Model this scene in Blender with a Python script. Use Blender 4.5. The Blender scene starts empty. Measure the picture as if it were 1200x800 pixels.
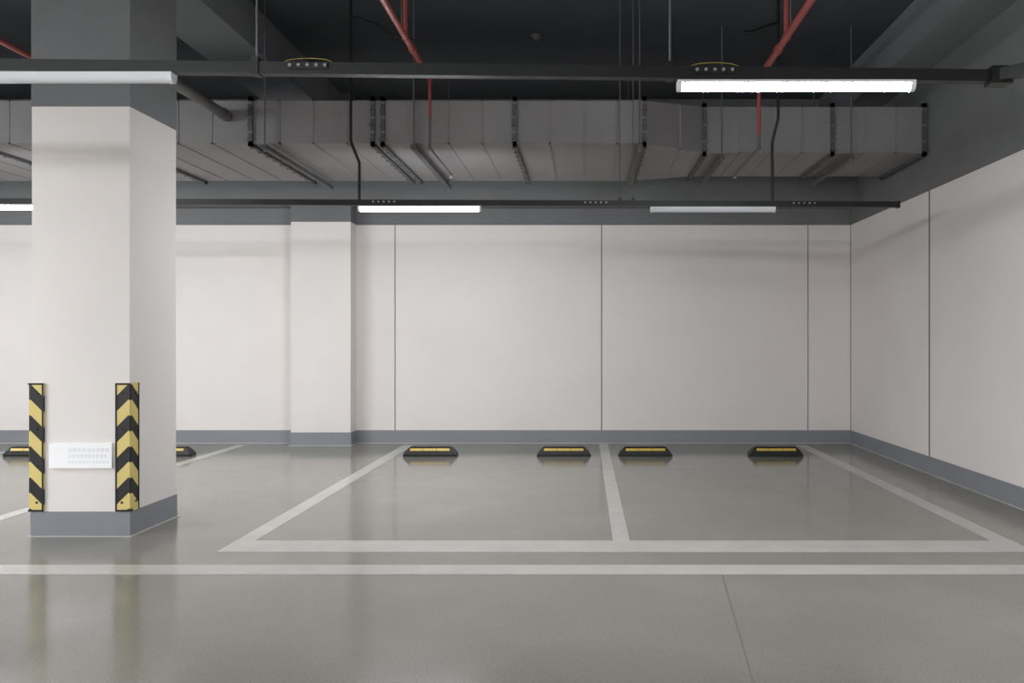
import bpy, bmesh, math, random
from mathutils import Vector, Matrix
random.seed(3)
sc = bpy.context.scene
try:
    sc.view_settings.view_transform = 'Standard'
    sc.view_settings.look = 'None'
except Exception: pass

def lin(c):
    return tuple(((v/255)/12.92 if v/255 <= .04045 else ((v/255+.055)/1.055)**2.4) for v in c)+(1,)

def mat(name, rgb, rough=.6, metal=0, var=.06, scale=3.0, fine=0, bump=0, spec=.5, emit=0, rvar=0, fscale=70, stain=0):
    m = bpy.data.materials.new(name); m.use_nodes = True
    nt = m.node_tree; N = nt.nodes; L = nt.links
    b = N['Principled BSDF']
    c = lin(rgb)
    b.inputs['Roughness'].default_value = rough
    b.inputs['Metallic'].default_value = metal
    b.inputs['Specular IOR Level'].default_value = spec
    tc = N.new('ShaderNodeTexCoord')
    nz = N.new('ShaderNodeTexNoise'); nz.inputs['Scale'].default_value = scale
    nz.inputs['Detail'].default_value = 6
    L.new(tc.outputs['Object'], nz.inputs['Vector'])
    cr = N.new('ShaderNodeValToRGB')
    cr.color_ramp.elements[0].position = .3; cr.color_ramp.elements[1].position = .7
    cr.color_ramp.elements[0].color = tuple(v*(1-var) for v in c[:3])+(1,)
    cr.color_ramp.elements[1].color = tuple(min(1, v*(1+var)) for v in c[:3])+(1,)
    L.new(nz.outputs['Fac'], cr.inputs['Fac'])
    out = cr.outputs['Color']
    def mul(out, sc_, lo, hi, p0, p1, det=5):
        n2 = N.new('ShaderNodeTexNoise'); n2.inputs['Scale'].default_value = sc_; n2.inputs['Detail'].default_value = det
        L.new(tc.outputs['Object'], n2.inputs['Vector'])
        r2 = N.new('ShaderNodeValToRGB')
        r2.color_ramp.elements[0].position = p0; r2.color_ramp.elements[1].position = p1
        r2.color_ramp.elements[0].color = (lo, lo, lo, 1); r2.color_ramp.elements[1].color = (hi, hi, hi, 1)
        L.new(n2.outputs['Fac'], r2.inputs['Fac'])
        mx = N.new('ShaderNodeMixRGB'); mx.blend_type = 'MULTIPLY'; mx.inputs[0].default_value = 1
        L.new(out, mx.inputs[1]); L.new(r2.outputs['Color'], mx.inputs[2]); return mx.outputs[0]
    if fine: out = mul(out, fscale, 1-fine, 1, .35, .65)
    if stain: out = mul(out, 1.3, 1-stain, 1, .48, .66, 12)
    L.new(out, b.inputs['Base Color'])
    if rvar:
        mr = N.new('ShaderNodeMapRange')
        mr.inputs['From Min'].default_value = .3; mr.inputs['From Max'].default_value = .7
        mr.inputs['To Min'].default_value = rough-rvar; mr.inputs['To Max'].default_value = rough+rvar
        L.new(nz.outputs['Fac'], mr.inputs['Value']); L.new(mr.outputs[0], b.inputs['Roughness'])
    if bump:
        nb = N.new('ShaderNodeTexNoise'); nb.inputs['Scale'].default_value = 40; nb.inputs['Detail'].default_value = 4
        L.new(tc.outputs['Object'], nb.inputs['Vector'])
        bp = N.new('ShaderNodeBump'); bp.inputs['Strength'].default_value = bump; bp.inputs['Distance'].default_value = .01
        L.new(nb.outputs['Fac'], bp.inputs['Height']); L.new(bp.outputs['Normal'], b.inputs['Normal'])
    if emit:
        b.inputs['Emission Color'].default_value = (.96, .985, 1, 1)
        b.inputs['Emission Strength'].default_value = emit
    return m

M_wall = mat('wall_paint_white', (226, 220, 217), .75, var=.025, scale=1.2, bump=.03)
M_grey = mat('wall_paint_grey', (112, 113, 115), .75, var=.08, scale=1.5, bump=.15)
M_base = mat('baseboard_paint', (132, 135, 140), .45, var=.03)
M_ceil = mat('ceiling_paint', (76, 79, 84), .9, var=.1, scale=2, bump=.15)
M_beam = mat('beam_paint', (122, 124, 128), .85, var=.06, scale=2, bump=.2)
M_duct = mat('duct_paint', (132, 130, 131), .55, var=.08, scale=1.5, fine=.08, bump=.05)
M_flange = mat('flange_paint', (80, 80, 82), .6, var=.1, scale=12)
M_floor = mat('floor_epoxy', (145, 142, 134), .14, var=.07, scale=.8, fine=.2, fscale=110, rvar=.035, stain=.09)
M_joint = mat('floor_joint_filler', (112, 109, 103), .5)
M_line = mat('line_paint', (194, 192, 186), .22, var=.06, scale=4, fine=.1)
M_lineg = mat('line_caulk', (190, 188, 183), .5)
M_seam = mat('seam_dark', (60, 58, 56), .9)
M_black = mat('black_metal', (14, 15, 17), .45, var=.1)
M_rubber = mat('black_rubber', (18, 18, 19), .5, var=.2, scale=20, fine=.3)
M_yellow = mat('yellow_reflective', (204, 174, 80), .4, var=.08, scale=30)
M_red = mat('red_pipe_paint', (146, 70, 64), .45, var=.12, scale=8)
M_gpipe = mat('grey_pipe_paint', (92, 91, 92), .5, var=.1, scale=8)
M_steel = mat('zinc_steel', (120, 122, 125), .4, metal=.5, var=.1, scale=20)
M_plast = mat('white_plastic', (225, 227, 230), .4, var=.01)
M_sign = mat('sign_acrylic', (250, 251, 252), .25, var=.01)
M_signt = mat('sign_print', (228, 231, 235), .4, var=.02)
M_silver = mat('silver_cap', (165, 165, 162), .3, metal=.4)
M_wire = mat('yellow_wire', (150, 138, 60), .5)
M_lampfill = mat('diffuser_fill', (255, 255, 255), .4, emit=350)  # bright diffuser for the unseen lamps added as fill
M_lampmid = mat('diffuser_on_mid', (255, 255, 255), .4, emit=270)
M_lampdim = mat('diffuser_on_dim', (255, 255, 255), .4, emit=165)  # emission lowered so the front lamp leaves the pillar side darker
M_lampoff = mat('diffuser_off', (222, 224, 230), .35, var=.01)

class MB:
    def __init__(s): s.bm = bmesh.new(); s.mats = []
    def mi(s, m):
        if m not in s.mats: s.mats.append(m)
        return s.mats.index(m)
    def faces(s, vs, fs, m, smooth=False):
        bv = [s.bm.verts.new(v) for v in vs]; i = s.mi(m)
        for f in fs:
            try:
                fc = s.bm.faces.new([bv[k] for k in f]); fc.material_index = i; fc.smooth = smooth
            except ValueError: pass
    def hexa(s, v, m):
        s.faces(v, [(3,2,1,0), (4,5,6,7), (0,1,5,4), (1,2,6,5), (2,3,7,6), (3,0,4,7)], m)
    def box(s, x0, x1, y0, y1, z0, z1, m):
        s.hexa([(x0,y0,z0),(x1,y0,z0),(x1,y1,z0),(x0,y1,z0),(x0,y0,z1),(x1,y0,z1),(x1,y1,z1),(x0,y1,z1)], m)
    def obox(s, p, q, w, h, m):
        p = Vector(p); q = Vector(q); d = (q-p).normalized()
        up = Vector((0,0,1)) if abs(d.z) < .9 else Vector((0,1,0))
        r = d.cross(up).normalized()*w/2; u = r.cross(d).normalized()*h/2
        s.hexa([p-r-u, p+r-u, q+r-u, q-r-u, p-r+u, p+r+u, q+r+u, q-r+u], m)
    def cyl(s, p, q, r, m, n=14, r2=None):
        p = Vector(p); q = Vector(q); d = (q-p).normalized()
        up = Vector((0,0,1)) if abs(d.z) < .9 else Vector((0,1,0))
        a = d.cross(up).normalized(); b = d.cross(a).normalized()
        r2 = r if r2 is None else r2
        A = [p+(a*math.cos(t)+b*math.sin(t))*r for t in [2*math.pi*k/n for k in range(n)]]
        B = [q+(a*math.cos(t)+b*math.sin(t))*r2 for t in [2*math.pi*k/n for k in range(n)]]
        s.faces(A+B, [(k, (k+1) % n, n+(k+1) % n, n+k) for k in range(n)], m, True)
        s.faces(A, [tuple(range(n))], m); s.faces(B, [tuple(range(n))], m)
    def path(s, pts, r, m, n=10):
        for i in range(len(pts)-1): s.cyl(pts[i], pts[i+1], r, m, n)
        for p in pts[1:-1]: s.ball(p, r*1.02, m)
    def ball(s, p, r, m, sz=1):
        n, k = 10, 6; vs = []; fs = []
        for i in range(k+1):
            ph = math.pi*i/k
            for j in range(n):
                t = 2*math.pi*j/n
                vs.append((p[0]+r*math.sin(ph)*math.cos(t), p[1]+r*math.sin(ph)*math.sin(t), p[2]+r*sz*math.cos(ph)))
        for i in range(k):
            for j in range(n):
                fs.append((i*n+j, i*n+(j+1) % n, (i+1)*n+(j+1) % n, (i+1)*n+j))
        s.faces(vs, fs, m, True)
    def done(s, name, loc=(0,0,0), bevel=0):
        bmesh.ops.recalc_face_normals(s.bm, faces=s.bm.faces)
        me = bpy.data.meshes.new(name); s.bm.to_mesh(me); s.bm.free()
        for m in s.mats: me.materials.append(m)
        o = bpy.data.objects.new(name, me); o.location = loc
        sc.collection.objects.link(o)
        if bevel:
            bv = o.modifiers.new('bevel', 'BEVEL'); bv.width = bevel; bv.segments = 2; bv.limit_method = 'ANGLE'
        return o

# ------------------------------------------------------------------ dims
F = 960.; H = 1.3
YB = 10.49; XR = 3.41; XL = -14.0; YF = -8.0; ZC = 4.40; ZP = 2.79; BB = .165
T = .25; ZT = ZC-.002

# ------------------------------------------------------------------ shell
b = MB(); b.box(XL-T, XR+T, YF-T, YB+T, -.2, 0, M_floor); b.done('floor')
b = MB(); b.box(XL-T, XR+T, YF-T, YB+T, ZC, ZC+.2, M_ceil); b.done('ceiling')
G = .012
b = MB()
b.box(XL-T, XR+T, YB+.02, YB+T, 0, ZC, M_seam)
seams = [XL, -10.36, -7.715, -2.426, .219, 2.863, XR]
for i in range(len(seams)-1):
    b.box(seams[i]+G/2, seams[i+1]-G/2, YB, YB+.02, 0, ZP, M_wall)
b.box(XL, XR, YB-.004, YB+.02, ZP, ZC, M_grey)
b.done('wall_back')
b = MB()
b.box(XR+.02, XR+T, YF, YB+.02, 0, ZC, M_seam)
rs = [YF, -4.9, -2.46, .18, 2.82, 5.46, 8.10, YB]
for i in range(len(rs)-1):
    b.box(XR, XR+.02, rs[i]+G/2, rs[i+1]-G/2, 0, ZP, M_wall)
    if i: b.box(XR-.001, XR+.02, rs[i]-.012, rs[i]+.012, 0, ZP, M_seam)
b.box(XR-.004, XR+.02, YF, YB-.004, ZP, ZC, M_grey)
b.done('wall_right')
b = MB()
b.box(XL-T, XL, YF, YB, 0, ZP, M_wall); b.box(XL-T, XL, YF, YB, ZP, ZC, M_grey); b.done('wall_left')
b = MB()
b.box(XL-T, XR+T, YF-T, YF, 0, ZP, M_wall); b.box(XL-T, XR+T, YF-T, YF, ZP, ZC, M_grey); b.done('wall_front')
PX0, PX1, PY = -3.67, -2.925, 10.24
b = MB()
for x0, x1 in ((XL, PX0), (PX1, XR)):
    b.box(x0, x1, YB-.012, YB, 0, BB, M_base); b.box(x0, x1, YB-.035, YB-.012, 0, .004, M_lineg)
b.done('baseboard_back')
b = MB(); b.box(XR-.012, XR, YF, YB-.012, 0, BB, M_base); b.box(XR-.032, XR-.012, YF, YB-.035, 0, .004, M_lineg); b.done('baseboard_right')
b = MB()
b.box(PX0, PX1, PY, YB, 0, ZP+.005, M_wall)
b.box(PX0-.003, PX1+.003, PY-.003, YB, ZP+.005, ZC, M_grey)
b.box(PX0-.01, PX1+.01, PY-.01, YB-.013, 0, BB, M_base)
b.box(PX0-.03, PX1+.03, PY-.03, YB-.04, 0, .004, M_lineg)
b.done('wall_pilaster')
b = MB(); b.box(-3.62, -3.05, YF, YB, 4.01, ZC, M_beam); b.done('ceiling_beam')
b = MB(); b.box(3.0, XR-.004, YF, YB-.004, 3.98, ZC, M_beam); b.done('ceiling_beam')
b = MB(); b.box(XL, XR-.005, 10.2, YB-.004, 3.0, 3.98, M_grey); b.done('ceiling_beam')
CX0, CX1, CY0, CY1 = -3.69, -3.037, 5.47, 6.09
b = MB()
b.box(CX0, CX1, CY0, CY1, BB, 2.868, M_wall)
b.box(CX0-.003, CX1+.003, CY0-.003, CY1+.003, 2.868, ZC, M_grey)
b.box(CX0-.006, CX1+.006, CY0-.006, CY1+.006, 0, BB, M_base)
b.box(CX0-.02, CX1+.02, CY0-.02, CY1+.02, 0, .004, M_lineg)
b.done('concrete_pillar')

# ------------------------------------------------------------------ corner guards
def stripe_mat():
    m = bpy.data.materials.new('chevron_guard'); m.use_nodes = True
    nt = m.node_tree; N = nt.nodes; L = nt.links; bs = N['Principled BSDF']
    tc = N.new('ShaderNodeTexCoord'); sp = N.new('ShaderNodeSeparateXYZ'); L.new(tc.outputs['Object'], sp.inputs[0])
    def mth(op, a, c=None):
        n = N.new('ShaderNodeMath'); n.operation = op
        for i, v in enumerate((a, c)):
            if v is None: continue
            if isinstance(v, (int, float)): n.inputs[i].default_value = v
            else: L.new(v, n.inputs[i])
        return n.outputs[0]
    ax = mth('ABSOLUTE', sp.outputs['X']); ay = mth('ABSOLUTE', sp.outputs['Y'])
    s = mth('ADD', mth('ADD', ax, ay), sp.outputs['Z'])
    fr = mth('FRACT', mth('DIVIDE', mth('ADD', s, 5.035), .207))
    g = mth('GREATER_THAN', fr, .5)
    mx = N.new('ShaderNodeMixRGB'); L.new(g, mx.inputs[0])
    mx.inputs[1].default_value = lin((22, 22, 24)); mx.inputs[2].default_value = lin((216, 196, 122))
    L.new(mx.outputs[0], bs.inputs['Base Color']); bs.inputs['Roughness'].default_value = .45
    return m
M_chev = stripe_mat()
def guard(sx, cx):
    b = MB(); t = .014; w = .088; h = .855; c = .008
    o = -sx*t
    pts = [(o+sx*c, -t), (sx*w, -t), (sx*w, 0), (0, 0), (0, w), (o, w), (o, -t+c)]
    n = len(pts)
    vs = [(p[0], p[1], 0) for p in pts]+[(p[0], p[1], h) for p in pts]
    b.faces(vs, [tuple(range(n)), tuple(range(n, 2*n))]+[(k, (k+1) % n, n+(k+1) % n, n+k) for k in range(n)], M_chev)
    e = .003
    for z in (0, h-.012):
        b.box(min(o, sx*w), max(o, sx*w), -t-e, -t, z, z+.012, M_rubber)
    x0, x1 = sorted((sx*w, sx*(w-.01)))
    b.box(x0, x1, -t-e, -t, 0, h, M_rubber)
    x0, x1 = sorted((o, o-sx*e))
    b.box(x0, x1, w-.01, w, 0, h, M_rubber)
    for z in (.06, .30, .55, .79):
        b.cyl((sx*w*.5, -t-.004, z), (sx*w*.5, -t, z), .008, M_black)
        b.cyl((o-sx*.004, w*.55, z), (o, w*.55, z), .008, M_black)
    b.done('corner_guard', (cx-sx*.001, CY0-.001, .168))
guard(-1, CX1); guard(1, CX0)

b = MB()
x0 = -3.562; x1 = -3.145; z0 = .457; z1 = .622
b.box(x0, x1, CY0-.022, CY0, z0, z1, M_sign)
for r, (zz, hh, gw) in enumerate(((.565, .026, .03), (.525, .026, .022), (.49, .018, .018))):
    x = x0+.13
    while x < x1-.03:
        w = gw*random.uniform(.6, 1)
        b.box(x, x+w, CY0-.0224, CY0-.022, zz, zz+hh, M_signt); x += w+.008
b.done('wall_sign')

# ------------------------------------------------------------------ floor markings
zl = .002
def marking(name, rects):
    b = MB()
    for x0, x1, y0, y1 in rects: b.box(x0, x1, y0, y1, 0.0002, zl, M_line)
    b.done(name)
marking('lane_line', [(XL, XR-.04, 4.575, 4.765)])
marking('parking_bay_marking', [(-2.275, 2.79, 5.06, 5.345), (-2.275, -2.145, 5.345, 10.3), (.185, .295, 5.345, 10.38), (2.655, 2.785, 5.345, 10.3)])
marking('parking_bay_marking', [(-9.4, -4.24, 5.06, 5.345), (-4.36, -4.24, 5.345, 10.3), (-6.87, -6.76, 5.345, 10.3), (-9.4, -9.28, 5.345, 10.3)])
b = MB(); b.obox((.767, 4.57, .0005), (.36, -.2, .0005), .005, .001, M_joint); b.done('floor_joint')

# ------------------------------------------------------------------ wheel stops
def wheel_stop(cx):
    b = MB(); L = .6; D = .16
    def ring(l, d, z): return [(-l/2, -d/2, z), (l/2, -d/2, z), (l/2, d/2, z), (-l/2, d/2, z)]
    levels = [ring(L, D, 0), ring(L, D, .025), ring(.55, .135, .06), ring(.49, .105, .09), ring(.46, .075, .105)]
    vs = [v for r in levels for v in r]; fs = [(3,2,1,0)]
    for k in range(4):
        for j in range(4): fs.append((k*4+j, k*4+(j+1) % 4, (k+1)*4+(j+1) % 4, (k+1)*4+j))
    fs.append((16,17,18,19)); b.faces(vs, fs, M_rubber)
    for s in (-1, 1):
        e = .003
        def P(x, t):
            y = s*(.0675-(.0675-.0525)*t+e); z = .06+.03*t+.0015
            return (x, y, z)
        for xa, xb in ((-.225, -.078), (-.074, .074), (.078, .225)):
            b.faces([P(xa, .1), P(xb, .1), P(xb*.98, .98), P(xa*.98, .98)], [(0,1,2,3)], M_yellow)
        for k in range(-5, 6):
            x = k*.045
            b.hexa([(x-.008, s*.0815, .0), (x+.008, s*.0815, 0), (x+.008, s*.07, 0), (x-.008, s*.07, 0),
                    (x-.008, s*.0815, .024), (x+.008, s*.0815, .024), (x+.008, s*.07, .052), (x-.008, s*.07, .052)], M_rubber)
        b.hexa([(s*.295, -.05, .0), (s*.31, -.05, 0), (s*.31, .05, 0), (s*.295, .05, 0),
                (s*.295, -.05, .018), (s*.31, -.05, .006), (s*.31, .05, .006), (s*.295, .05, .018)], M_rubber)
    for x in (-.18, 0, .18):
        b.cyl((x, 0, .103), (x, 0, .108), .014, M_black)
    b.done('wheel_stop', (cx, 9.33, 0))
for x in (-6.27, -4.76, -1.75, -.235, .69, 2.17): wheel_stop(x)

# ------------------------------------------------------------------ duct
ST = [(-13.9, 7.52, 3.118, 3.51), (.55, 7.52, 3.118, 3.51), (1.19, 8.14, 3.17, 3.63), (XR-.004, 8.14, 3.17, 3.63)]
YD = 9.28
b = MB()
for (xa, ya, za, ta), (xb, yb, zb, tb) in zip(ST[:-1], ST[1:]):
    b.hexa([(xa,ya,za),(xb,yb,zb),(xb,YD,zb),(xa,YD,za),(xa,ya,ta),(xb,yb,tb),(xb,YD,tb),(xa,YD,ta)], M_duct)
def sec(x):
    for (xa, ya, za, ta), (xb, yb, zb, tb) in zip(ST[:-1], ST[1:]):
        if xa <= x <= xb:
            t = (x-xa)/(xb-xa); return (ya+(yb-ya)*t, za+(zb-za)*t, ta+(tb-ta)*t)
def frame(x, w, e, m):
    y, z, t = sec(x)
    b.box(x-w/2, x+w/2, y-e, y+.01, z-e, t+e, m)
    b.box(x-w/2, x+w/2, y-e, YD+e, z-e, z+.01, m)
    b.box(x-w/2, x+w/2, y-e, YD+e, t-.01, t+e, m)
    b.box(x-w/2, x+w/2, YD-.01, YD+e, z-e, t+e, m)
fl = [-11.7, -10.4, -9.0, -7.0, -5.6, -4.3, -3.06, -1.94, -1.85, -.64, .55, 1.19, 2.46, 3.37]
for x in fl:
    frame(x, .035, .03, M_flange)
    y, z, t = sec(x)
    for k in range(6):
        zz = z+.03+(t-z-.06)*k/5
        b.box(x-.025, x+.025, y-.036, y-.02, zz-.009, zz+.009, M_steel if k % 2 else M_flange)
    for k in range(10):
        yy = y+.05+(YD-y-.1)*k/9
        b.box(x-.025, x+.025, yy-.012, yy+.012, z-.036, z-.02, M_flange)
x = -9
while x < 3.2:
    if min(abs(x-f) for f in fl) > .15: frame(x, .012, .006, M_duct)
    x += .31
b.done('ventilation_duct')
def hanger(x):
    y, z, t = sec(x)
    b = MB()
    b.box(x-.025, x+.025, y-.12, YD+.1, z-.075, z-.037, M_flange)
    for yy in (y-.09, YD+.07):
        b.cyl((x, yy, z-.09), (x, yy, ZT), .007, M_gpipe, 8)
        b.cyl((x, yy, z-.095), (x, yy, z-.075), .014, M_steel, 6)
    b.done('duct_hanger')
for x in (-8.0, -4.75, -2.9, -1.55, .50, 1.35, 2.62): hanger(x)

# ------------------------------------------------------------------ cable rails
YR = 4.0
def zr(x): return 2.6395 - (x+2.4375)*.0108
b = MB()
xa, xb = -10.0, 2.02
b.obox((xa, YR, zr(xa)), (xb, YR, zr(xb)), .05, .058, M_black)
b.obox((xb-.02, YR, zr(xb)), (2.5, 3.4, zr(2.5)), .05, .058, M_black)
b.box(xb-.05, xb+.05, YR-.045, YR+.04, zr(xb)-.042, zr(xb)+.042, M_black)
for x in (-7.6, -4.6, -1.6, .417):
    b.box(x-.018, x+.018, YR-.032, YR+.032, zr(x)-.034, zr(x)+.05, M_black)
    b.cyl((x, YR, zr(x)+.03), (x, YR, ZT), .006, M_steel, 8)
b.cyl((2.35, 3.58, zr(2.35)), (2.35, 3.58, ZT), .006, M_steel, 8)
def terminals(b, x, y, z, w, arc=True):
    b.box(x-w/2-.01, x+w/2+.01, y-.034, y-.024, z-.016, z+.016, M_black)
    for k in range(5):
        xx = x-w/2+w*k/4
        b.cyl((xx, y-.034, z+.001), (xx, y-.044, z+.001), .008, M_silver, 10)
    if arc:
        pts = [(x-w/2-.03+ (w+.06)*k/8, y-.03, z+.020+.016*math.sin(math.pi*k/8)**.5) for k in range(9)]
        b.path(pts, .0022, M_wire, 6)
terminals(b, -1.34, YR, zr(-1.34)+.008, .17); terminals(b, .63, YR, zr(.63)+.008, .17)
b.done('cable_rail')

YQ = 7.42
def zq(x): return 2.562-(x+3.7)*.0035
b = MB()
b.obox((-10, YQ, zq(-10)), (2.845, YQ, zq(2.845)), .05, .052, M_black)
b.box(2.83, 2.85, YQ-.03, YQ+.03, zq(2.8)-.03, zq(2.8)+.03, M_black)
for x in (-7.6, -4.9, .32, .44):
    b.cyl((x, YQ, zq(x)+.02), (x, YQ, ZT), .005, M_gpipe, 8)
    b.box(x-.015, x+.015, YQ-.03, YQ+.03, zq(x)-.03, zq(x)+.045, M_black)
for x in (-1.81, .10, 1.98): terminals(b, x, YQ, zq(x)+.004, .19, False)
b.done('cable_rail')

def conduit(pts, r=.013, m=M_black):
    b = MB(); b.path(pts, r, m); b.done('power_conduit')
conduit([(-2.10, 7.36, ZT), (-2.10, 7.36, 3.1), (-2.07, 7.36, 3.02), (-2.04, 7.42, 2.92), (-2.04, 7.42, zq(-2)+.02)], .013)
conduit([(-2.09, 7.30, 4.2), (-1.85, 7.30, 4.12), (-1.7, 7.30, 4.02), (-1.5, 7.3, 3.98)], .012)
conduit([(1.74, 7.36, ZT), (1.74, 7.36, 3.3), (1.72, 7.4, 3.2), (1.70, 7.42, 3.1), (1.70, 7.42, zq(1.7)+.02)], .013)
conduit([(1.43, 7.32, 4.06), (1.5, 7.32, 4.06), (1.68, 7.32, 4.13), (1.74, 7.33, 4.14)], .018)

# ------------------------------------------------------------------ lamps
def lamp(L, loc, md, rz=0, n=8):
    b = MB(); w = .032; zh = -.014
    x0, x1 = -L/2, L/2
    b.box(x0, x1, -w, w, zh, 0, M_plast)
    prof = [(-w*.93*math.cos(math.pi*k/n), zh-.034*math.sin(math.pi*k/n)) for k in range(n+1)]
    a, c = x0+.022, x1-.022
    vs = [(a, p[0], p[1]) for p in prof]+[(c, p[0], p[1]) for p in prof]
    b.faces(vs, [(k, k+1, n+2+k, n+1+k) for k in range(n)], md, n > 4)
    prof2 = [(-w*math.cos(math.pi*k/n), zh-.037*math.sin(math.pi*k/n)) for k in range(n+1)]
    for p, q in ((x0, a), (c, x1)):
        vs = [(p, r[0], r[1]) for r in prof2]+[(q, r[0], r[1]) for r in prof2]
        m_ = n+1
        b.faces(vs, [(k, k+1, m_+k+1, m_+k) for k in range(n)]+[tuple(range(m_)), tuple(range(m_, 2*m_))], M_plast)
    o = b.done('tube_lamp', loc); o.rotation_euler = (0, 0, rz)
def zb(x): return zr(x)-.0295
lamp(1.155, (1.0275, YR-.008, zb(1.6)), M_lampdim)
lamp(1.155, (-2.5775, YR-.008, zb(-2.0)), M_lampoff)
lamp(1.155, (-5.92, YR-.008, zb(-5.3)), M_lampfill)  # unseen lamp left of the frame, added for fill light
lamp(1.115, (-1.4925, YQ, zq(-1)-.0265), M_lampmid)
lamp(1.13, (1.16, YQ, zq(1.7)-.0265), M_lampoff)
lamp(1.13, (-5.33, YQ, zq(-4.8)-.0265), M_lampmid)
lamp(1.13, (-8.6, YQ, zq(-8.1)-.0265), M_lampfill)  # out of view on the left, another lamp added for fill
for xx, ys, md in ((-10, (1, -1.5, -4, -6.3), M_lampfill), (-6.6, (1, -1.5, -4, -6.3), M_lampfill),  # unseen lamp columns overhead and behind camera, added to fill and shape pillar shading
                   (-3.7, (.3, -1.8, -4, -6.3), M_lampmid), (.4, (-1.0, -3.4, -5.8), M_lampfill)):
    b = MB(); b.box(xx-.025, xx+.025, -7.5, 2.0, 2.96, 3.015, M_black)
    for y in (-7, -4.8, -2.6, -.4, 1.8): b.cyl((xx, y, 3.0), (xx, y, ZT), .006, M_steel, 8)
    b.done('cable_rail')  # added rail out of view, carries the fill lamps
    for yy in ys: lamp(1.15, (xx, yy, 2.959), md, math.pi/2, 3)

# ------------------------------------------------------------------ sprinkler pipes
def sprinkler(x, r=.024, zred=3.3):
    b = MB(); z = 3.65; yd = 7.33; zl = 3.03
    b.cyl((x, YF+.01, z), (x, yd, z), r, M_red)
    b.ball((x, yd, z), r*1.25, M_red)
    b.cyl((x, yd, z), (x, yd, zred), r*.62, M_red)
    b.cyl((x, yd, zred), (x, yd, zl), r*.55, M_gpipe)
    b.ball((x, yd, zl), r*.75, M_gpipe)
    b.cyl((x, yd, zl), (x, 8.5, zl), r*.5, M_gpipe)
    b.ball((x, 8.5, zl), r*.7, M_gpipe)
    b.cyl((x, 8.5, zl), (x, 8.5, zl-.03), .01, M_silver); b.cyl((x, 8.5, zl-.035), (x, 8.5, zl-.03), .022, M_silver)
    for yy in (4.9, 6.6, 2, -2): b.cyl((x, yy-.04, z), (x, yy+.04, z), r*1.3, M_red)
    b.cyl((x, 6.33, z), (x, 6.33, ZT), r*.75, M_red); b.ball((x, 6.33, z), r*1.25, M_red)
    for yy in (3, 6.2): b.cyl((x, yy, z), (x, yy, ZT), .005, M_steel, 8)
    b.done('sprinkler_pipe')
sprinkler(-1.385); sprinkler(1.56, .028, 3.14)
b = MB(); b.cyl((-4.57, YF+.01, 3.65), (-4.57, 7.3, 3.65), .024, M_red)
for yy in (1, 5): b.cyl((-4.57, yy, 3.65), (-4.57, yy, ZT), .005, M_steel, 8)
b.done('sprinkler_pipe')
b = MB(); b.cyl((-3.27, 6.1, 3.36), (-3.27, 7.51, 3.36), .045, M_gpipe, 20); b.cyl((-3.27, 7.4, 3.36), (-3.27, 7.46, 3.36), .055, M_gpipe, 20); b.done('drain_pipe')
b = MB(); c = (-.49, 8.3)
b.cyl((c[0], c[1], ZT), (c[0], c[1], ZC-.02), .06, M_gpipe, 24); b.cyl((c[0], c[1], ZC-.02), (c[0], c[1], ZC-.05), .052, M_gpipe, 24, .03)
b.done('smoke_detector')

# ------------------------------------------------------------------ world, camera
w = bpy.data.worlds.new('world'); sc.world = w; w.use_nodes = True
w.node_tree.nodes['Background'].inputs[0].default_value = (.6, .65, .7, 1)
w.node_tree.nodes['Background'].inputs[1].default_value = .3
cd = bpy.data.cameras.new('camera'); cam = bpy.data.objects.new('camera', cd); sc.collection.objects.link(cam)
cam.location = (0, 0, H); cam.rotation_euler = (math.pi/2, 0, 0)
cd.sensor_width = 36; cd.lens = F/1200*36; cd.shift_x = -85/1200
cd.clip_start = .05
sc.camera = cam
